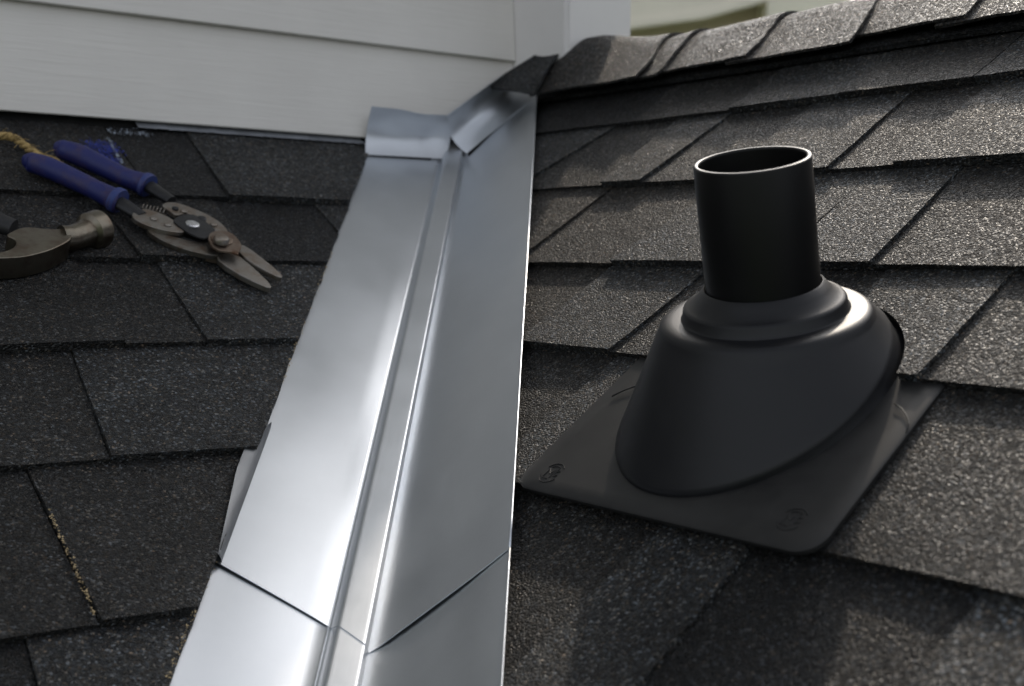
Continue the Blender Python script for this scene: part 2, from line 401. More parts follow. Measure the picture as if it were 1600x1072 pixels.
right_course(RB[5], RB[6], [((941, 302), (842, 385)), ((1087, 317), (962, 410)), ((1352, 275), (1240, 390)), ((1497, 262), (1370, 410))],
             ['brown/t', 'brown', 'tooth', 'tooth_l', 'base'])
right_course(RB[6], RB[7], [((944, 206), (867, 257)), ((1042, 197), (965, 268)), ((1124, 189), (1000, 290)), ((1250, 175), (1202, 217)), ((1412, 152), (1292, 272)), ((1535, 137), (1410, 250))],
             ['tooth', 'base', 'tooth', 'base', 'tooth', 'base', 'tooth'])
right_course(RB[7], RB[8], [((1021, 163), (992, 193)), ((1206, 120), (1129, 184)), ((1382, 97), (1307, 159)), ((1596, 56), (1525, 127))],
             ['base_d', 'base', 'tooth', 'base/t', 'tooth'])

# ---- left roof
LB = [-0.30, -0.130, 0.039, 0.216, 0.380, 0.535, 0.677, 0.842]
D_L = 0.121
CLL = ((xl(0, D_L), 0), (-WxL, -WyL))
def left_course(v0, v1, seams, kinds, xmin=-1.6, dl=D_L, top_end=None):
    run = [(xl(v0, dl) + .12, xl(v1, dl) + .12)]
    run = [seam_x(onL, s[0], s[1], v0, v1) for s in seams] + run
    ks = list(kinds)
    while run[0][0] > xmin:
        wdt = random.uniform(0.15, 0.26); nb = run[0][0] - wdt
        run.insert(0, (nb, nb + random.choice((-.01, .01))))
        if len(run) - 1 > len(ks): ks.insert(0, random.choice(['tooth', 'base', 'base_d', 'brown', 'base/t']))
    for i in range(len(run) - 1):
        k = ks[i]; p = k.split('/')[0]; th = k.endswith('/t') or k in ('tooth', 'tooth_l')
        (b0, t0), (b1, t1) = run[i], run[i + 1]
        last = i == len(run) - 2
        shingle(FL, roofL, v0, v1, b0, b1, t0, t1, M[p], th, wav=0.003, clip=CLL)
left_course(LB[0], LB[1], [], ['base'])
left_course(LB[1], LB[2], [((45, 1015), (60, 1072))], ['base_d', 'tooth'])
left_course(LB[2], LB[3], [((50, 745), (148, 960))], ['base', 'base/t'])
left_course(LB[3], LB[4], [((115, 550), (170, 715))], ['base', 'tooth'])
left_course(LB[4], LB[5], [((120, 405), (172, 500)), ((245, 405), (320, 535))], ['base/t', 'base', 'tooth'])
left_course(LB[5], LB[6], [((150, 305), (213, 398)), ((330, 305), (398, 402)), ((490, 315), (530, 365))], ['base', 'base/t', 'base_d', 'tooth'], )
left_course(LB[6], LB[7] - 0.003, [((165, 195), (225, 285)), ((295, 210), (350, 300)), ], ['base', 'base_d', 'tooth'])

# ---- ridge: cap shingles folded over the ridge
def cap_profile(hoff, wnear, wfar, n=16):
    """points (y along UR direction, h along NR) over the ridge as 3D offsets from a ridge point"""
    pts = []
    DWN = -UR; FAR = V(*(A * math.cos(SLR) - Z * math.sin(SLR)))
    NF = V(*(A * math.sin(SLR) + Z * math.cos(SLR)))
    rr = 0.035
    for i in range(7):
        s = wnear + (rr - wnear) * i / 6; pts.append(DWN * s + NR * hoff)
    for i in range(1, 8):
        f = i / 8; a = DWN * rr + NR * hoff; b = FAR * rr + NF * hoff; c = Z * (hoff * 1.05)
        pts.append(a * (1 - f) ** 2 + c * 2 * f * (1 - f) + b * f ** 2)
    for i in range(5):
        s = rr + (wfar - rr) * i / 4; pts.append(FAR * s + NF * hoff)
    return pts
RO = ORG + UR * RIDGE_V
def cap(xa_near, xa_top, xb_near, xb_top, mat, h0, h1, wn0, wn1, k, name='ridge_cap_shingle', thick=0.0032, parent=None):
    """x = distance along the ridge to the right (-B); a = left end, b = right (exposed) end"""
    rings = []; nn = 9
    for j in range(nn + 1):
        f = j / nn; h = h0 + (h1 - h0) * f; wnr = wn0 + (wn1 - wn0) * f
        P = cap_profile(h, wnr, 0.13)
        ring = []
        for i, p in enumerate(P):
            g = min(1.0, i / 9)
            g2 = g * g * (3 - 2 * g)
            xa = xa_near + (xa_top - xa_near) * g2; xb = xb_near + (xb_top - xb_near) * g2
            x = xa + (xb - xa) * f
            wob = noise.noise(Vector((x * 14, i * .4, k * 2.3))) * 0.0022
            jag = noise.noise(Vector((i * 1.7, k, f * 3))) * 0.002 if j == nn else 0
            e = Vector((0, 0, 0))
            lf = math.exp(-((x + 0.600) / 0.060) ** 2)
            if thick < .005:
                sn_ = max(0, 1 - i / 11)
                e = (NR * 0.6 + Z * 0.5) * (0.023 * lf * math.sin(math.pi * min(1, sn_ * .97 + .0)))
            if i == 0: e = e + UR * noise.noise(Vector((x * 50, k, 0))) * 0.0016
            ring.append(RO - B * (x + jag) + p + NR * wob + e)
        rings.append(ring)
    bm = bmesh.new()
    R = [[bm.verts.new(FRi @ p) for p in r] for r in rings]
    n = len(R[0])
    for a, b in zip(R, R[1:]):
        for i in range(n - 1): bm.faces.new((a[i], a[i + 1], b[i + 1], b[i]))
    bmesh.ops.recalc_face_normals(bm, faces=bm.faces)
    bm.normal_update()
    if sum(f.normal.z for f in bm.faces) < 0: bmesh.ops.reverse_faces(bm, faces=bm.faces)
    bm.normal_update()
    res = bmesh.ops.solidify(bm, geom=bm.faces[:], thickness=thick)
    o = from_bm(name, bm, mat, parent or roofR)
    return wn(o, 50)
FRi = FR.inverted()
def xR(px, py, h): return onR(px, py, h)[0]
# folded strips under the caps
cap(-0.70, -0.70, 1.5, 1.5, M['base_d'], 0.016, 0.016, 0.118, 0.118, 50, name='ridge_under_layer', thick=0.006)
cap_lines = [((868, 127), (925, 72), 'cap_d'), ((1000, 116), (1067, 60), 'cap'), ((1045, 94), (1112, 54), 'cap'), ((1165, 85), (1250, 32), 'cap'),
             ((1322, 66), (1400, 2), 'cap'), ((1506, 22), (1590, -40), 'cap'), ((1700, -15), (1790, -85), 'cap')]
prev = (-0.726, -0.64)
WNS = [.150, .137, .131, .122, .128, .112, .12]
k = 0
for (pn, pt, mk) in cap_lines:
    xn = onR(pn[0], pn[1], 0.034)[0]; xt = hitp(pt[0], pt[1], A, RIDGE_V * math.cos(SLR))
    xt = (xt - ORG).dot(-B)
    k += 1
    first = k == 1
    if first: cap(prev[0], prev[1], xn, xt, M[mk], 0.056, 0.038, 0.130, WNS[0], k)
    else: cap(prev[0] - .035, prev[1] - .035, xn, xt, M[mk], 0.031 if k == 2 else 0.0285, 0.036 if k == 2 else 0.0335, WNS[k - 1] - .004, WNS[k - 1], k)
    prev = (xn, xt)
while prev[0] < 1.4:
    k += 1; nx_ = (prev[0] + 0.14, prev[1] + 0.14)
    cap(prev[0] - .035, prev[1] - .035, nx_[0], nx_[1], M['cap'], 0.0285, 0.0335, 0.118, 0.122, k); prev = nx_
# the far slope beyond the ridge
FARD = A * math.cos(SLR) - Z * math.sin(SLR)
bm = bmesh.new()
p0 = RO + B * 1.6; p1 = RO - B * 2.4
vs = [bm.verts.new(FRi @ p) for p in (p0, p1, p1 + FARD * 2.5, p0 + FARD * 2.5)]
bm.faces.new(vs); o = from_bm('far_slope', bm, M['base'], roofR)

# ================================================================= HOUSE WALL
FWAL = frame(A, -B, -Z, ORG)    # not used for meshes; kept simple below
FW_ = Matrix((A, B, Z)).transposed().to_4x4(); FW_.translation = ORG      # local (a, b, z)
house = empty('house_wall', FW_)
tag(house, 'house wall of white painted lap siding standing behind the left roof slope', 'wall')
POST_A0, POST_A1, POST_B = 0.673, 0.797, 0.612
zb = [0.451 + 0.1285 * i for i in range(26)]
tanR = math.tan(SLR)
for i, z0 in enumerate(zb):
    z1 = z0 + 0.150
    bf, bb = 0.730, 0.7425                      # front at butt, front at top
    th = 0.011
    x1 = POST_A0 - 0.001 if z0 > 0.5 else POST_A0 - 0.001
    bm = bmesh.new()
    nx = 24
    x0 = -2.5
    for side in (0,):
        rows = []
        for (zz, b_, kk) in ((z0, bf + th - .001, 0), (z0, bf + 0.0008, 1), (z0 + 0.0012, bf, 2), (z1, bb, 3), (z1, bb + .004, 4)):
            row = []
            for q in range(nx + 1):
                x = x0 + (x1 - x0) * (q / nx)
                zq = zz
                if i == 0 and kk <= 2 and x > 0.53: zq = max(zz, zz + (x - 0.555) * 0.7)
                wv = noise.noise(Vector((x * 2.2, i * 5.1, 0))) * 0.0012
                row.append(bm.verts.new((x, b_ + wv, zq + wv * .6)))
            rows.append(row)
        for a, b in zip(rows, rows[1:]):
            for q in range(nx): bm.faces.new((a[q], a[q + 1], b[q + 1], b[q]))
        # closed back
        for q in range(nx): bm.faces.new((rows[-1][q], rows[-1][q + 1], rows[0][q + 1], rows[0][q]))
        for e in (0, nx): bm.faces.new([r[e] for r in rows])
    o = from_bm('siding_board', bm, M['siding'], house); wn(o, 30)
bm = box_bm(-2.5, 0.79, 0.7475, 0.80, 0.30, 3.8)
from_bm('wall_sheathing', bm, M['deck'], house)
bm = box_bm(POST_A0, POST_A1, POST_B, 0.80, 0.50, 3.8)
bmesh.ops.bevel(bm, geom=[e for e in bm.edges if abs(e.verts[0].co.z - e.verts[1].co.z) > 1], offset=0.006, segments=3, affect='EDGES')
o = from_bm('corner_board', bm, M['trim'], house); wn(o, 40)
bm = box_bm(0.79, 0.80, 0.80, 5.0, -1.0, 3.8); from_bm('side_wall', bm, M['siding'], house)
bm = box_bm(-2.8, 0.95, 0.60, 5.2, 3.8, 3.95); from_bm('soffit', bm, M['trim'], house)
# old grey flashing strip below the lowest board
bm = bmesh.new(); rows = []
for (b_, z_) in ((0.7455, 0.475), (0.7435, 0.452), (0.7290, 0.4425)):
    rows.append([bm.verts.new((0.10 + (0.418 - 0.10) * q / 60, b_ + noise.noise(Vector((q * .5, b_ * 9, 0))) * .0015, z_ + noise.noise(Vector((q * .7, 3, 0))) * .0012)) for q in range(61)])
for a, b in zip(rows, rows[1:]):
    for q in range(60): bm.faces.new((a[q], a[q + 1], b[q + 1], b[q]))
o = from_bm('base_flashing_strip', bm, M['strip'], house); wn(o, 30)

# ================================================================= VALLEY FLASHING
VF = Matrix(((WR + -WL).normalized(), VAL, ((WR + -WL).normalized()).cross(VAL))).transposed().to_4x4()
E1 = V(VAL.y, -VAL.x, 0).normalized(); E3 = E1.cross(VAL)
if E3.z < 0: E3 = -E3
VF = Matrix((E1, VAL, E3)).transposed().to_4x4(); VF.translation = ORG
VFi = VF.inverted()
def cross_pts(off=0.0):
    """cross-section in (x across, z) relative to the valley line; returns list and roles"""
    def lp(d, h): q = WL * d + NL * h; return Vector((q.dot(E1), q.dot(E3)))
    def rp(d, h): q = WR * d + NR * h; return Vector((q.dot(E1), q.dot(E3)))
    P = []
    dl0, dr1 = 0.119, 0.137
    hl = lambda d: 0.0045 + 0.0030 * math.exp(-((d - 0.02) / .02) ** 2)
    hr = lambda d: 0.0060 + 0.0125 * max(0, (d - .03) / 0.107) ** 1.2
    for i in range(15):
        d = 0.150 + (0.0285 - 0.150) * i / 14
        P.append(lp(d, (0.0022 if d > dl0 else 0.0022 + 0.0028 * min(1, (dl0 - d) / .09))))
    P.append(lp(0.0265, 0.0050)); P.append(lp(0.0252, 0.0042)); P.append(lp(0.0240, 0.0048))
    a = P[-1]; TL = Vector((-0.0142, 0.0198)); TR = Vector((0.0076, 0.0168)); bR = rp(0.0130, 0.0046)
    for f in (.12, .45, .75): P.append(a.lerp(TL, f))
    def rnd_(p0, pc, p1, n):
        for q in range(n + 1):
            f = q / n; P.append(p0 * (1 - f) ** 2 + pc * 2 * f * (1 - f) + p1 * f * f)
    rnd_(a.lerp(TL, .84), TL, TL.lerp(TR, .085), 6)
    for f in (.15, .3, .5, .7, .85): P.append(TL.lerp(TR, f))
    rnd_(TR.lerp(TL, .085), TR, TR.lerp(bR, .17), 6)
    for f in (.4, .7, .9): P.append(TR.lerp(bR, f))
    P.append(bR)
    P.append(rp(0.0145, 0.0044))
    for i in range(1, 15):
        d = 0.0145 + (dr1 - 0.0145) * i / 14
        P.append(rp(d, 0.0044 + 0.0136 * ((d - .0145) / .1225) ** 1.1))
    P = [p + Vector((0, off if not -.024 < p.x < .012 else max(off, 0.0007))) for p in P]
    return P
def sheet(t0s, t1s, seed, off, name, parent, mat, nt=44, amp=1.0, widen=0.0):
    P = cross_pts(off); n = len(P)
    xs = [p.x for p in P]
    bm = bmesh.new(); rows = []
    for j in range(nt + 1):
        f = j / nt; row = []
        for i, p in enumerate(P):
            g = (p.x - xs[0]) / (xs[-1] - xs[0])
            t = t0s(p.x) + (t1s(p.x) - t0s(p.x)) * f
            flat = 1.25 if (i < 14 or i > n - 14) else 0.15
            wv = noise.noise(Vector((p.x * 9, t * 5.5, seed))) * 0.0015 + noise.noise(Vector((p.x * 5, t * 2.6, seed + 5))) * 0.0021
            wv *= flat * amp
            edge = min(1, abs(g) * 8, abs(1 - g) * 8)
            row.append(bm.verts.new((p.x, t, p.y + wv * edge)))
        rows.append(row)
    for a, b in zip(rows, rows[1:]):
        for i in range(n - 1): bm.faces.new((a[i], a[i + 1], b[i + 1], b[i]))
    bm.normal_update()
    if sum(f.normal.z for f in bm.faces) < 0: bmesh.ops.reverse_faces(bm, faces=bm.faces[:])
    bmesh.ops.solidify(bm, geom=bm.faces[:], thickness=0.0007)
    o = from_bm(name, bm, mat, parent)
    return wn(o, 50)
XL, XR = cross_pts()[0].x, cross_pts()[-1].x
def t_seam(x):
    if x < -0.023: return -0.009 + (0.031 + 0.009) * (-0.023 - x) / 0.093
    if x < 0.0115: return -0.009 - 0.026 * (x + .023) / .0345
    return -0.035 + (0.004 + 0.035) * (x - 0.0115) / 0.108
def t_top(x):
    if x < -.0255: return 0.985 + (0.92 - 0.985) * min(1, (-x) / 0.11)
    if x < .0125: return 1.03
    return 0.985 + (1.095 - 0.972) * min(1, (x - 0.022) / 0.096)
flash = empty('valley_flashing', VF)
tag(flash, 'long upper sheet of silver valley flashing with a centre rib, turned up against the siding', 'flashing', 'lapped valley flashing sheets')
sheet(t_seam, t_top, 3.3, 0.0012, 'valley_sheet', flash, M['metal'])
flash2 = empty('valley_flashing', VF @ Matrix.Translation((0, -0.2, 0)))
tag(flash2, 'lower sheet of silver valley flashing lapped under the V-shaped seam at the bottom edge', 'flashing', 'lapped valley flashing sheets')
o = sheet(lambda x: -0.75, lambda x: t_seam(x) + 0.05, 9.1, -0.0004, 'valley_sheet', flash2, M['metal'], nt=36)
o.location = (0, 0.2, 0)

# curled lip on the left edge of the upper sheet
bm = bmesh.new(); rows = []
for j in range(25):
    f = j / 24; t = 0.030 + (0.222 - 0.030) * f
    wdt = 0.0135 * min(1, (1 - f) * 5) * min(1, 0.25 + f * 1.3) + 0.001
    row = []
    for i in range(6):
        g = i / 5; d = 0.1170 + wdt * g
        h = 0.0050 + 0.0090 * g ** 0.7 - 0.002 * g * g + noise.noise(Vector((t * 30, g, 0))) * 0.0007
        q = VAL * t + WL * d + NL * h
        row.append(bm.verts.new((q.dot(E1), q.dot(VAL), q.dot(E3))))
    rows.append(row)
for a, b in zip(rows, rows[1:]):
    for i in range(5): bm.faces.new((a[i], a[i + 1], b[i + 1], b[i]))
bmesh.ops.solidify(bm, geom=bm.faces[:], thickness=0.0007)
wn(from_bm('curled_lip', bm, M['metal_dull'], flash), 40)

# bright folded hem along the right edge
def hem(parent, t0, t1, tx=0.0):
    path = [];
    for j in range(31):
        t = t0 + (t1 - t0) * j / 30
        q = VAL * t + WR * 0.1372 + NR * (0.0184 + noise.noise(Vector((t * 5, 2, 0))) * .0006)
        path.append(Vector((q.dot(E1), q.dot(VAL), q.dot(E3))))
    bm = tube(path, [0.0010] * 31, 8, up=Vector((0, 0, 1)))
    o = from_bm('hem', bm, M['metal_edge'], parent, smooth=True); o.location = (0, tx, 0)
hem(flash, t_seam(XR) + .001, 1.07); hem(flash2, -0.75, t_seam(XR), 0.2)

# upturned legs against the wall
def wallpt(px, py, b):
    q = hitp(px, py, B, b); return q
def patch(rows, name, parent, mat, thick=0.0007):
    bm = bmesh.new()
    R = [[bm.verts.new(VFi @ p) for p in r] for r in rows]
    for a, b in zip(R, R[1:]):
        for i in range(len(a) - 1): bm.faces.new((a[i], a[i + 1], b[i + 1], b[i]))
    bmesh.ops.recalc_face_normals(bm, faces=bm.faces[:])
    bm.normal_update()
    tocam = VFi.to_3x3() @ (-FW)
    if sum(f.normal.dot(tocam) for f in bm.faces) < 0: bmesh.ops.reverse_faces(bm, faces=bm.faces[:])
    bmesh.ops.solidify(bm, geom=bm.faces[:], thickness=thick)
    return wn(from_bm(name, bm, mat, parent, recalc=False), 40)
def bez(a, b, c, f): return a * (1 - f) ** 2 + b * 2 * f * (1 - f) + c * f * f
def thru(p0, pm, p1, f):
    c = pm * 2 - (p0 + p1) * 0.5
    return bez(p0, c, p1, f)
MID = wallpt(704, 212, 0.716)
# left leg: crease on the roof, sweeping up the siding
Le = (hitp(571, 241, NL, 0.0055), wallpt(573, 206, 0.720), wallpt(581, 166, 0.702))
Re = (hitp(694, 248, NL, 0.0085), MID, wallpt(698, 181, 0.704))
rows = []
for j in range(21):
    f = j / 20; row = []
    for i in range(29):
        g = i / 28
        p = thru(*Le, f).lerp(thru(*Re, f), g)
        p = p + (-B) * (noise.noise(Vector((g * 3.4, f * 2.2, 1))) * 0.0040 * math.sin(f * 3.14) * min(1, 4 * g * (1 - g) + .1))
        p = p + Z * noise.noise(Vector((g * 2.2, 0, 6))) * 0.0035 * f ** 3
        row.append(p)
    rows.append(row)
patch(rows, 'wall_leg', flash, M['metal_leg'])
# right leg: rises with the right roof
Le = (hitp(729, 240, NR, 0.0060), MID, wallpt(698, 181, 0.704))
Re = (hitp(838, 149, NR, 0.0185), wallpt(816, 131, 0.716), wallpt(786, 117, 0.714))
rows = []
for j in range(21):
    f = j / 20; row = []
    for i in range(29):
        g = i / 28
        p = thru(*Le, f).lerp(thru(*Re, f), g)
        p = p + (-B) * (noise.noise(Vector((g * 2.6, f * 2.5, 8))) * 0.0055 * math.sin(f * 3.14) * min(1, 4 * g * (1 - g) + .05))
        row.append(p)
    rows.append(row)
patch(rows, 'wall_leg', flash, M['metal_leg'])

# ================================================================= PIPE BOOT AND PIPE
dT = 0.93
T = CAM + ray(1175, 249) * dT
AX = V(-0.152, -0.267, 0.952).normalized()
pipeR = 92 / FPX * dT
hT = (T - ORG).dot(NR); tfoot = hT / AX.dot(NR)
FOOT = T - AX * tfoot
PF = AX.to_track_quat('Z', 'Y').to_matrix().to_4x4(); PF.translation = FOOT + AX * 0.0
def circ(c, n, r, k=72, ref=None):
    ref = ref or -B
    e = (ref - n * ref.dot(n)).normalized(); g = n.cross(e)
    return [c + (e * math.cos(a) + g * math.sin(a)) * r for a in [2 * math.pi * i / k for i in range(k)]]
# boot
BX, BY, BRD = 0.1810, 0.2920, 0.1060
bootF = FR.copy(); bootF.translation = FR @ Vector((BX, BY, 0.0)); bootI = bootF.inverted()
boot = empty('pipe_boot', bootF)
tag(boot, 'black roof boot with square flange, sloping cone and stepped collar around the pipe', 'pipe boot')
baseC = FR @ Vector((BX, BY, 0.0))
def bring(f, c0, n0, r0, c1, n1, r1):
    return [p.lerp(q, f) for p, q in zip(bell(c0, r0), circ(c1, n1, r1))]
def bell(c, r):
    return [c + (p - c) + UR * ((p - c).dot(UR)) * 0.08 for p in circ(c, NR, r)]
def _unused(f, c0, n0, r0, c1, n1, r1):
    n = (n0 * (1 - f) + n1 * f).normalized(); return circ(c0.lerp(c1, f), n, r0 + (r1 - r0) * f)
SH = T - AX * (0.122 * dT)           # shoulder centre
shR = 163 / FPX * (SH - CAM).dot(FW)
rings = []
hb = 0.019
rings.append(bell(baseC + NR * hb * .1, BRD + 0.0050))
rings.append(bell(baseC + NR * (hb + .0015) * .35, BRD + 0.0012))
rings.append(bell(baseC + NR * (hb - .002), BRD + 0.0002))
rings.append(bell(baseC + NR * hb, BRD - 0.0003))
b0 = baseC + NR * (hb + .001)
for f in (0.02, .1, .2, .35, .5, .65, .8, .9): rings.append(bring(f, b0, NR, BRD - .0008, SH - AX * 0.006, AX, shR + 0.0022))
rings.append(circ(SH - AX * 0.006, AX, shR + .0020)); rings.append(circ(SH - AX * .003, AX, shR + .0008)); rings.append(circ(SH - AX * .0012, AX, shR - .0012)); rings.append(circ(SH - AX * .0002, AX, shR - .0040))
rings.append(circ(SH + AX * 0.0002, AX, shR - .0090))
r2 = pipeR + 0.0185
rings.append(circ(SH + AX * .0002, AX, r2 + .0015)); rings.append(circ(SH + AX * .0015, AX, r2 + .0002)); rings.append(circ(SH + AX * .0075, AX, r2 - .0008)); rings.append(circ(SH + AX * .0092, AX, r2 - .0020)); rings.append(circ(SH + AX * .0098, AX, r2 - .0040))
rings.append(circ(SH + AX * .0125, AX, r2 - .0085)); rings.append(circ(SH + AX * .0165, AX, pipeR + .0060)); rings.append(circ(SH + AX * .0205, AX, pipeR + .0028)); rings.append(circ(SH + AX * .0215, AX, pipeR + .0012)); rings.append(circ(SH + AX * .0190, AX, pipeR + .0005))
rings = [[bootI @ p for p in r] for r in rings]
bm = loft(rings)
o = from_bm('cone', bm, M['boot'], boot); wn(o, 42)
# the course above is cut round the cone
cb = bmesh.new()
lo_ = [cb.verts.new((BX + .003 + 0.1080 * math.cos(a), BY + 0.002 + 0.1165 * math.sin(a), -0.02)) for a in [2 * math.pi * i / 64 for i in range(64)]]
hi_ = [cb.verts.new((v_.co.x, v_.co.y, 0.05)) for v_ in lo_]
cb.faces.new(lo_[::-1]); cb.faces.new(hi_)
for i in range(64): cb.faces.new((lo_[i], lo_[(i + 1) % 64], hi_[(i + 1) % 64], hi_[i]))
cutter = from_bm('cutter', cb, None); cutter.matrix_world = FR
bpy.context.view_layer.update()
for o in CUTS:
    xs_ = [v_.co.x + o.location.x for v_ in o.data.vertices]; ys_ = [v_.co.y + o.location.y for v_ in o.data.vertices]
    if min(ys_) > 0.30 and min(ys_) < 0.44 and max(xs_) > 0.07 and min(xs_) < 0.30:
        md = o.modifiers.new('cut', 'BOOLEAN'); md.object = cutter; md.operation = 'DIFFERENCE'; md.solver = 'EXACT'
        dg = bpy.context.evaluated_depsgraph_get(); me_ = bpy.data.meshes.new_from_object(o.evaluated_get(dg))
        o.modifiers.clear(); o.data = me_; wn(o, 35)
bpy.data.objects.remove(cutter)
# flange
hF = 0.0165
def fl(px, py):
    a, b = onR(px, py, hF); return (a - BX, b - BY)
x0f, y0f = fl(806, 756); x1f, _ = fl(1453, 622); _, y0f = fl(1050, 817)
fx0 = fl(808, 745)[0]; fx1 = fl(1452, 624)[0]
FLX0, FLX1, FLY0, FLY1 = fx0, fx1, y0f, 0.450 - BY
def rrect(x0, x1, y0, y1, r, n=8):
    P = []
    for cx, cy, a0 in ((x1 - r, y0 + r, -90), (x1 - r, y1 - r, 0), (x0 + r, y1 - r, 90), (x0 + r, y0 + r, 180)):
        for i in range(n + 1):
            a = math.radians(a0 + 90 * i / n); P.append((cx + r * math.cos(a), cy + r * math.sin(a)))
    return P
out = rrect(FLX0, FLX1, FLY0, FLY1, 0.020)
def flh(px, py, h): a, b = onR(px, py, h); return a - BX, b - BY
def fixx(p):
    (xa, ya), (xb, yb) = flh(812, 742, .0165), flh(978, 576, .0095)
    (xc, yc), (xd, yd) = flh(1300, 826, .0168), flh(1452, 626, .0100)
    l = xa + (xb - xa) * (p[1] - ya) / (yb - ya); r = xc + (xd - xc) * (p[1] - yc) / (yd - yc)
    return (l + (r - l) * (p[0] - FLX0) / (FLX1 - FLX0), p[1])
out = [fixx(p) for p in out]
def fz(x, y): # flange follows the slope of the course and slips under the next one
    f = min(1, max(0, (y - FLY0) / 0.17)); g = max(0, min(1, (y - FLY0 - .172) / .02)); return 0.0172 * (1 - f) + 0.0092 * f - .0078 * g
bm = bmesh.new()
nO = len(out)
angs = [math.atan2(p[1], p[0]) for p in out]
inner = [(math.cos(a) * (BRD - .002), 1.08 * math.sin(a) * (BRD - .002)) for a in angs]
def lerp2(p, q, f): return (p[0] + (q[0] - p[0]) * f, p[1] + (q[1] - p[1]) * f)
ringsF = []
for f, dz in ((1.0, 0), (0.75, 0), (0.5, 0), (0.25, 0), (0.03, 0), (0.0, -0.0012)):
    ringsF.append([Vector((*lerp2(o_, i_, f), fz(*lerp2(o_, i_, f)) + dz + noise.noise(Vector((*lerp2(o_, i_, f), 0)) * 9) * .0010)) for o_, i_ in zip(out, inner)])
ringsF.append([Vector((p[0], p[1], fz(*p) - 0.0042)) for p in out])
ringsF.append([Vector((p[0] * .97, p[1] * .97, fz(*p) - 0.0046)) for p in out])
bm = loft(ringsF, False, False)
o = from_bm('flange', bm, M['flange'], boot); wn(o, 40)
# embossed round marks in the flange corners: a ring with small raised strokes
def mark(cx, cy, rad, full):
    bm = bmesh.new()
    dz = 0.0003 if full else 0.00008
    def arc(r, a0, a1, w_=0.0004):
        n = 14
        path = [Vector((cx + r * math.cos(math.radians(a0 + (a1 - a0) * i / n)), cy + r * math.sin(math.radians(a0 + (a1 - a0) * i / n)), fz(cx, cy + r * math.sin(math.radians(a0 + (a1 - a0) * i / n))) + dz)) for i in range(n + 1)]
        tube(path, [w_] * (n + 1), 6, bm=bm)
    def st(x0, y0, x1, y1, w_=0.0004):
        p = [Vector((cx + x0 * rad, cy + y0 * rad, fz(cx, cy + y0 * rad) + dz)), Vector((cx + (x0 + x1) / 2 * rad, cy + (y0 + y1) / 2 * rad, fz(cx, cy + (y0 + y1) / 2 * rad) + dz)), Vector((cx + x1 * rad, cy + y1 * rad, fz(cx, cy + y1 * rad) + dz))]
        tube(p, [w_] * 3, 6, bm=bm)
    arc(rad, 40, 150); arc(rad, 200, 330); arc(rad * .72, 60, 130, .0004)
    st(-.55, -.5, -.5, .35); st(-.5, .35, -.1, -.1); st(-.1, -.1, .1, .4); st(.1, .4, .2, -.5)
    st(.35, .5, .4, -.3); st(.4, -.3, .75, -.1); st(.38, .15, .7, .3); st(-.6, -.55, .1, -.62)
    o = from_bm('embossed_mark', bm, M['flange'], boot); wn(o, 60)
p = fl(862, 739); mark(p[0], p[1], 0.0108, True)
p = fl(1237, 811); mark(p[0], p[1], 0.0100, False)
# a low moulded ridge and pale scuffs near the upper corners
def arcridge(pts, w_, mat, name):
    path = []
    for a, b in pts:
        x, y = fl(a, b); path.append(Vector((x, y, fz(x, y) + 0.0003)))
    bm = tube(path, [w_] * len(path), 6); from_bm(name, bm, mat, boot, smooth=True)
arcridge([(952, 613), (970, 603), (985, 597), (1000, 592)], 0.0007, M['flange'], 'moulded_ridge')
arcridge([(1392, 620), (1404, 628), (1412, 640), (1416, 652), (1412, 668)], 0.0005, M['flange'], 'moulded_ridge')

# pipe
pipe = empty('vent_pipe', PF)
tag(pipe, 'open-topped black plastic vent pipe rising from the collar of the roof boot', 'pipe')
L_ = tfoot
ri = pipeR - 0.0036
prof = [(pipeR, 0.0), (pipeR, L_ - .0012), (pipeR - .0004, L_ - .0004), (pipeR - .0010, L_), (ri + .0008, L_), (ri + .0002, L_ - .0006), (ri, L_ - .002), (ri, -0.25)]
bm = loft([[Vector((r * math.cos(a), r * math.sin(a), z)) for a in [2 * math.pi * i / 96 for i in range(96)]] for r, z in prof])
o = from_bm('pipe_wall', bm, M['pipe'], pipe); wn(o, 50)

# ================================================================= TIN SNIPS
def LF(px, py, h): x, y = onL(px, py, h); return Vector((x, y, h))
c = onL(250, 330, 0.012)
snF = FL @ Matrix.Translation((c[0], c[1], 0.010)); sn = empty('tin_snips', snF)
tag(sn, 'open tin snips with worn blue handles lying on the dark shingles', 'tin snips')
SO = Vector((c[0], c[1], 0.010))
def s3(cx, cy):    # crop coordinates -> photo pixels
    return (180 + cx / 5.926, 290 + cy / 5.926)
def plate(name, crop, z0, z1, mat, parent=None, bev=0.0008, rnd=1, slope=None):
    zt = z1 if not callable(z1) else 0.012
    pts = []
    for q in crop:
        px, py = s3(*q); x, y = onL(px, py, zt); pts.append((x - SO.x, y - SO.y))
    pts = smooth_poly(pts, rnd) if rnd else pts
    bm = prism(pts, z0 - SO.z, z1 - SO.z, bev)
    o = from_bm(name, bm, mat, parent or sn); wn(o, 35); return o
def disc(name, cx, cy, z0, z1, r, mat, parent=None, dome=0.3):
    px, py = s3(cx, cy); x, y = onL(px, py, z1)
    bm = bmesh.new()
    rs = []
    for rr, z in ((r, z0), (r, z0 + (z1 - z0) * .6), (r * .85, z0 + (z1 - z0) * .88), (r * .5, z1), (0.0001, z1 + (z1 - z0) * dome * .2)):
        rs.append([Vector((x - SO.x + rr * math.cos(a), y - SO.y + rr * math.sin(a), z - SO.z)) for a in [2 * math.pi * i / 28 for i in range(28)]])
    bm = loft(rs, True, True); o = from_bm(name, bm, mat, parent or sn); wn(o, 35); return o
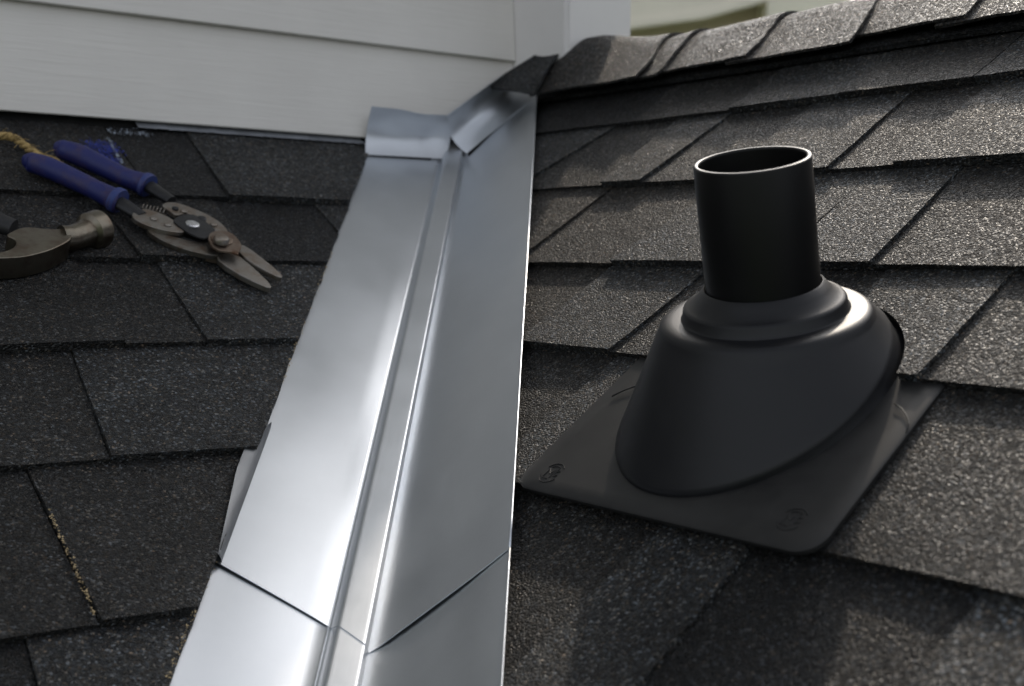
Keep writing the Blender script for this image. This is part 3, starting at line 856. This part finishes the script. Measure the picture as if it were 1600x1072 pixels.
arm = plate('blade_arm', [(300, 380), (430, 440), (560, 475), (740, 520), (860, 512), (960, 600), (960, 645), (860, 640), (740, 615), (600, 575), (430, 505), (310, 430)], 0.014, 0.0195, M['steel'])
plate('blade_arm', [(420, 480), (560, 560), (700, 620), (860, 670), (960, 690), (1010, 690), (990, 640), (860, 600), (740, 560), (560, 510)], 0.009, 0.0135, M['rusty'])
plate('blade', [(940, 640), (1000, 628), (1120, 632), (1165, 660), (1290, 762), (1400, 868), (1441, 916), (1447, 932), (1438, 944), (1400, 938), (1290, 890), (1150, 820), (1030, 745), (960, 690)], 0.0125, 0.0185, M['steel_light'], bev=0.0016, rnd=0)
plate('blade', [(1140, 548), (1190, 548), (1260, 590), (1370, 672), (1480, 762), (1546, 826), (1550, 840), (1540, 848), (1510, 842), (1400, 790), (1280, 720), (1200, 665), (1150, 620)], 0.0150, 0.0205, M['steel_light'], bev=0.0016, rnd=0)
plate('blade_shank', [(470, 440), (700, 500), (900, 560), (1150, 640), (1180, 600), (1120, 500), (1000, 430), (800, 400), (600, 400)], 0.0115, 0.0165, M['darksteel'])
plate('upper_link', [(425, 185), (470, 152), (560, 152), (700, 200), (850, 262), (985, 345), (1055, 430), (1010, 445), (900, 405), (800, 335), (715, 262), (640, 255), (580, 275), (540, 262), (490, 220)], 0.019, 0.0235, M['steel_light'])
plate('lower_link', [(160, 245), (230, 212), (330, 222), (450, 268), (560, 328), (625, 398), (648, 428), (560, 432), (400, 402), (280, 362), (200, 322), (160, 292)], 0.019, 0.0240, M['steel_light'])
plate('cover_plate', [(530, 318), (600, 272), (700, 258), (780, 286), (870, 356), (940, 412), (880, 446), (852, 492), (760, 474), (660, 424), (570, 358)], 0.0235, 0.0255, M['darksteel'])
pv = plate('pivot_plate', [(858, 478), (880, 436), (940, 412), (1010, 412), (1080, 438), (1125, 480), (1172, 538), (1166, 580), (1142, 610), (1146, 640), (1110, 620), (1040, 608), (960, 600), (885, 548)], 0.0255, 0.0280, M['rusty'])
disc('washer', 990, 486, 0.028, 0.0300, 0.0118, M['rusty'], pv, 0)
disc('pivot_nut', 990, 470, 0.030, 0.0370, 0.0083, M['steel_light'], pv, 0.1)
disc('rivet', 718, 346, 0.0255, 0.0275, 0.0075, M['bright'])
for cx, cy in ((360, 292), (490, 348), (640, 222), (915, 346)): disc('rivet', cx, cy, 0.0235, 0.0262, 0.0042, M['steel_light'])
disc('latch_button', 805, 292, 0.0235, 0.0262, 0.0050, M['darksteel'])
disc('rivet', 560, 200, 0.0235, 0.0260, 0.0036, M['darksteel'])
# handle tangs and grips
def bar(name, pts, rad, mat, parent=None, n=14, smooth=True):
    path = [Vector(p) - SO for p in pts]
    bm = tube(path, rad, n); o = from_bm(name, bm, mat, parent or sn); wn(o, 50); return o
def interp(pts, rad, k=6):
    P, R = [], []
    for i in range(len(pts) - 1):
        p0 = pts[max(i - 1, 0)]; p1 = pts[i]; p2 = pts[i + 1]; p3 = pts[min(i + 2, len(pts) - 1)]
        for j in range(k):
            f = j / k
            P.append(0.5 * ((2 * p1) + (p2 - p0) * f + (2 * p0 - 5 * p1 + 4 * p2 - p3) * f * f + (-p0 + 3 * p1 - 3 * p2 + p3) * f ** 3))
            ra, rb = rad[i], rad[i + 1]; R.append((ra[0] + (rb[0] - ra[0]) * f, ra[1] + (rb[1] - ra[1]) * f))
    P.append(pts[-1]); R.append(rad[-1]); return P, R
h1 = 0.0205
P, R = interp([LF(176, 311, h1), LF(200, 325, h1), LF(222, 339, h1)], [(0.0095, .0065), (0.0105, .0060), (0.0085, .0050)]); bar('tang', P, R, M['darksteel'])
P, R = interp([LF(222, 283, h1), LF(240, 296, h1), LF(268, 314, h1)], [(0.0090, .0065), (0.0095, .0060), (0.0075, .0050)]); bar('tang', P, R, M['darksteel'])
g1 = [LF(36, 252, 0.021), LF(46, 253, 0.021), LF(75, 262, 0.021), (LF(115, 280, 0.021)), LF(150, 297, 0.021), LF(172, 308, 0.021), LF(180, 312, 0.021), LF(186, 314, 0.021)]
r1 = [(0.004, .004), (0.0115, .0105), (0.0130, .0115), (0.0120, .0110), (0.0115, .0105), (0.0125, .0115), (0.0155, .0135), (0.0150, .013)]
P, R = interp(g1, r1, 5); gr = bar('handle_grip', P, R, M['blue'], n=22)
P, R = interp([LF(179, 311, 0.021), LF(185, 314, 0.021), LF(188, 315.5, 0.021)], [(0.0157, .0137), (0.0160, .0140), (0.0150, .0130)], 3); bar('grip_lip', P, R, M['blue_lip'], n=22)
g2 = [LF(84, 231, 0.021), LF(95, 233, 0.021), LF(125, 243, 0.021), LF(160, 260, 0.021), LF(195, 277, 0.021), LF(218, 285, 0.021), LF(226, 288, 0.021), LF(231, 290, 0.021)]
r2_ = [(0.004, .004), (0.0115, .0105), (0.0135, .0120), (0.0125, .0110), (0.0115, .0105), (0.0120, .0115), (0.0150, .0130), (0.0145, .0125)]
P, R = interp(g2, r2_, 5); bar('handle_grip', P, R, M['blue'], n=22)
P, R = interp([LF(224, 287, 0.021), LF(230, 289.5, 0.021), LF(233, 291, 0.021)], [(0.0152, .0132), (0.0155, .0135), (0.0145, .0125)], 3); bar('grip_lip', P, R, M['blue_lip'], n=22)
# return spring between the tangs
a, b = LF(222, 325, 0.018), LF(260, 333, 0.018)
path = []
ax_ = (b - a); s_ = ax_.cross(Vector((0, 0, 1))).normalized()
for i in range(90):
    f = i / 89; an = f * 2 * math.pi * 7
    path.append(a.lerp(b, f) + s_ * math.cos(an) * .0042 + Vector((0, 0, 1)) * math.sin(an) * .0042)
bm = tube([p - SO for p in path], [0.0009] * 90, 6); from_bm('spring', bm, M['steel'], sn, smooth=True)

# ================================================================= HAMMER
c = onL(60, 375, 0.02)
HO = Vector((c[0], c[1], 0.010))
ham = empty('claw_hammer', FL @ Matrix.Translation(HO))
tag(ham, 'steel claw hammer head with dark handle lying at the left edge', 'hammer')
def s2(cx, cy): return (cx / 6.667, 290 + cy / 6.667)
HZ = 0.033
def hplate(name, crop, z0, z1, mat, bev, rnd=2):
    pts = [onL(*s2(*q), z1) for q in crop]; pts = [(x - HO.x, y - HO.y) for x, y in pts]
    pts = smooth_poly(pts, rnd)
    bm = prism(pts, z0 - HO.z, z1 - HO.z, bev); o = from_bm(name, bm, mat, ham); wn(o, 30); return o
body = hplate('hammer_head', [(110, 480), (230, 430), (340, 432), (450, 446), (560, 452), (650, 448), (720, 450), (760, 500), (735, 560), (640, 615), (520, 670), (400, 705), (250, 740), (60, 752), (-150, 752), (-420, 790), (-640, 850), (-660, 830), (-420, 740), (-150, 700), (20, 690), (130, 655), (178, 600), (150, 550), (60, 520)], 0.010, HZ, M['hammer'], 0.0015)
# neck and poll
pc = [(640, 515, .0), (740, 510, 0), (830, 478, 0), (900, 450, 0), (915, 445, 0), (930, 440, 0), (1010, 415, 0), (1035, 408, 0), (1042, 405, 0)]
zc = 0.0235
pth = [LF(*s2(x, y + 40), zc) - HO for x, y, _ in pc]
rad = [0.0135, 0.0130, 0.0130, 0.0140, 0.0165, 0.0190, 0.0198, 0.0196, 0.0175]
pth = [p + Vector((0, 0, 0)) for p in pth]
bm = tube(pth, rad, 32); o = from_bm('hammer_poll', bm, M['hammer'], ham); wn(o, 30)
# handle
pth = [LF(*s2(140, 445), 0.022) - HO, LF(*s2(40, 410), 0.022) - HO, LF(*s2(-150, 330), 0.022) - HO, LF(*s2(-600, 160), 0.022) - HO, LF(*s2(-1500, -150), 0.022) - HO]
bm = tube(pth, [(0.0105, .0085), (0.0115, .0095), (.0125, .010), (.013, .011), (.016, .013)], 16); o = from_bm('hammer_handle', bm, M['grip'], ham); wn(o, 60)

# ================================================================= ROPE
ropeC = onL(50, 235, 0.012)
RO_ = Vector((ropeC[0], ropeC[1], 0.008))
rope = empty('frayed_rope', FL @ Matrix.Translation(RO_))
tag(rope, 'frayed yellow rope end lying on the shingles beside the blue handles', 'rope')
cpts = [LF(-120, 215, .013), LF(-50, 208, .013), LF(0, 212, .013), LF(22, 216, .013), LF(44, 232, .012), LF(64, 245, .012), (LF(84, 252, .011)), LF(104, 266, .011)]
P, _ = interp(cpts, [(1, 1)] * len(cpts), 10)
for s in range(3):
    path = []
    for i, p in enumerate(P):
        an = i * 0.55 + s * 2.094
        t_ = (P[min(i + 1, len(P) - 1)] - P[max(i - 1, 0)]).normalized(); sd_ = t_.cross(Vector((0, 0, 1))).normalized()
        k_ = 0.0026 * (1 + max(0, (i - 50)) * .03)
        path.append(p + sd_ * math.cos(an) * k_ + Vector((0, 0, 1)) * math.sin(an) * k_ - RO_)
    bm = tube(path, [0.0024 * max(.3, 1 - max(0, i - 55) * .05) for i in range(len(path))], 8)
    from_bm('strand', bm, M['rope'], rope, smooth=True)
bm = bmesh.new()
for s in range(70):
    i = random.randint(18, len(P) - 2); p = P[i]; t_ = (P[i + 1] - P[i - 1]).normalized()
    d = (t_ + Vector((random.uniform(-.8, .8), random.uniform(-.8, .8), random.uniform(-.1, .6)))).normalized() * random.uniform(.006, .02)
    q = p + Vector((random.uniform(-.003, .003), random.uniform(-.003, .003), random.uniform(-.002, .003))) - RO_
    tube([q, q + d * .5 + Vector((0, 0, .001)), q + d - Vector((0, 0, .001))], [.0004, .0003, .0002], 4, bm=bm)
o = from_bm('loose_fibres', bm, M['rope'], rope); o['kind'] = 'stuff'

# ================================================================= small debris and marks on the shingles
def chips(name, conv, F, roof, polyline, n, spread, size, mat, h, seed):
    rnd = random.Random(seed); bm = bmesh.new()
    pts = [Vector((*conv(*q, h), h)) for q in polyline]
    seg = [(pts[i], pts[i + 1]) for i in range(len(pts) - 1)]; ls = [(b - a).length for a, b in seg]; tot = sum(ls)
    for _ in range(n):
        u = rnd.random() * tot; i = 0
        while u > ls[i] and i < len(ls) - 1: u -= ls[i]; i += 1
        p = seg[i][0].lerp(seg[i][1], u / ls[i]) + Vector((rnd.gauss(0, spread), rnd.gauss(0, spread), rnd.uniform(-.0005, .0012)))
        s = size * rnd.uniform(.5, 1.5)
        vs = [bm.verts.new(p + Vector((rnd.uniform(-s, s), rnd.uniform(-s, s), rnd.uniform(-s * .3, s * .5)))) for _ in range(4)]
        for f in ((0, 1, 2), (0, 2, 3), (0, 3, 1), (1, 3, 2)): bm.faces.new([vs[k] for k in f])
    o = from_bm(name, bm, mat, roof); o['kind'] = 'stuff'; return o
chips('tan_crumbs', onL, FL, roofL, [(75, 795), (100, 850), (125, 905), (142, 945), (148, 962)], 130, 0.0007, 0.0011, M['tan'], 0.0125, 1)
chips('blue_chalk_dust', onL, FL, roofL, [(135, 228), (165, 226), (178, 238), (150, 238), (168, 250), (182, 252)], 900, 0.0065, 0.0013, M['chalkb'], 0.0105, 2)
chips('pale_caulk_crumbs', onL, FL, roofL, [(168, 215), (176, 230), (184, 244), (190, 255)], 160, 0.0010, 0.0012, M['chalkw'], 0.0105, 3)
chips('pale_caulk_crumbs', onL, FL, roofL, [(166, 203), (180, 207), (195, 208), (212, 207), (236, 210)], 120, 0.004, 0.0014, M['chalkw'], 0.008, 4)
chips('cut_edge_crumbs', onL, FL, roofL, [(398, 668), (440, 600), (480, 492), (520, 392)], 260, 0.0009, 0.0009, M['tan'], 0.0075, 5)
chips('cut_edge_crumbs', onL, FL, roofL, [(262, 1060), (300, 965), (335, 880)], 120, 0.0009, 0.0009, M['tan'], 0.0095, 6)

# ================================================================= NEIGHBOURING HOUSE AND TREE (far, out of focus)
nb = empty('neighbouring_house', Matrix.Translation((0, 12.0, 0)))
tag(nb, 'blurred cream neighbouring house with a pale eave seen beyond the ridge', 'house')
def far(px, py, Y=12.0):
    d = ray(px, py); p = CAM + d * (Y / d.y); return p.x, p.z
def nprism(name, pix, y0, y1, mat):
    bm = prism([far(*q) for q in pix], y0, y1)
    for v in bm.verts: v.co = Vector((v.co.x, v.co.z, v.co.y))
    return from_bm(name, bm, mat, nb)
nprism('wall', [(760, 2000), (1195, 2000), (1195, -60), (760, -60)], 0.0, 4.0, M['cream_shade'])
nprism('wall_bay', [(1175, 2000), (1322, 2000), (1322, 20), (1250, -20), (1185, -60)], -0.45, -0.002, M['cream'])
nprism('eave', [(960, 52), (1090, 34), (1185, 8), (1185, -40), (960, -20)], -0.35, -0.004, M['creamtrim'])
nprism('gutter', [(960, 60), (1090, 42), (1185, 16), (1185, 8), (1090, 34), (960, 52)], -0.42, -0.30, M['creamtrim'])
def tree(x, y, h, r, seed):
    t = empty('garden_tree', Matrix.Translation((x, y, 0)))
    tag(t, 'blurred green tree standing beyond the ridge at the top edge', 'tree')
    rnd = random.Random(seed)
    bm = bmesh.new()
    tube([Vector((0, 0, 0)), Vector((.1, 0, h * .3)), Vector((0, .1, h * .6)), Vector((.1, 0, h * .9))], [.22, .17, .11, .03], 10, up=Vector((0, 1, 0)), bm=bm)
    for i in range(9):
        a = rnd.uniform(0, 6.28); z = h * rnd.uniform(.35, .75)
        tube([Vector((0, 0, z)), Vector((math.cos(a) * r * .4, math.sin(a) * r * .4, z + r * .3)), Vector((math.cos(a) * r * .8, math.sin(a) * r * .8, z + r * .5))], [.07, .05, .015], 6, up=Vector((0.1, 1, .2)), bm=bm)
    from_bm('trunk', bm, M['bark'], t, smooth=True)
    bm = bmesh.new()
    cl = []
    for i in range(40):
        d = Vector((rnd.gauss(0, 1), rnd.gauss(0, 1), rnd.gauss(0, .8))).normalized() * rnd.uniform(.3, 1); cl.append((Vector((0, 0, h * .75)) + Vector((d.x * r, d.y * r, d.z * r * .9)), rnd.uniform(.25, .5)))
    for i in range(7000):
        c_, s_ = rnd.choice(cl); p = c_ + Vector((rnd.gauss(0, s_), rnd.gauss(0, s_), rnd.gauss(0, s_ * .7)))
        a = Vector((rnd.uniform(-1, 1), rnd.uniform(-1, 1), rnd.uniform(-.5, .5))).normalized() * .06; b = a.cross(Vector((rnd.uniform(-1, 1), rnd.uniform(-1, 1), 1)).normalized()).normalized() * .035
        vs = [bm.verts.new(q) for q in (p - a, p + b, p + a, p - b)]; bm.faces.new(vs)
    o = from_bm('crown', bm, M['leaf'], t, recalc=False)
tree(7.5, 20.0, 10.2, 2.0, 3)
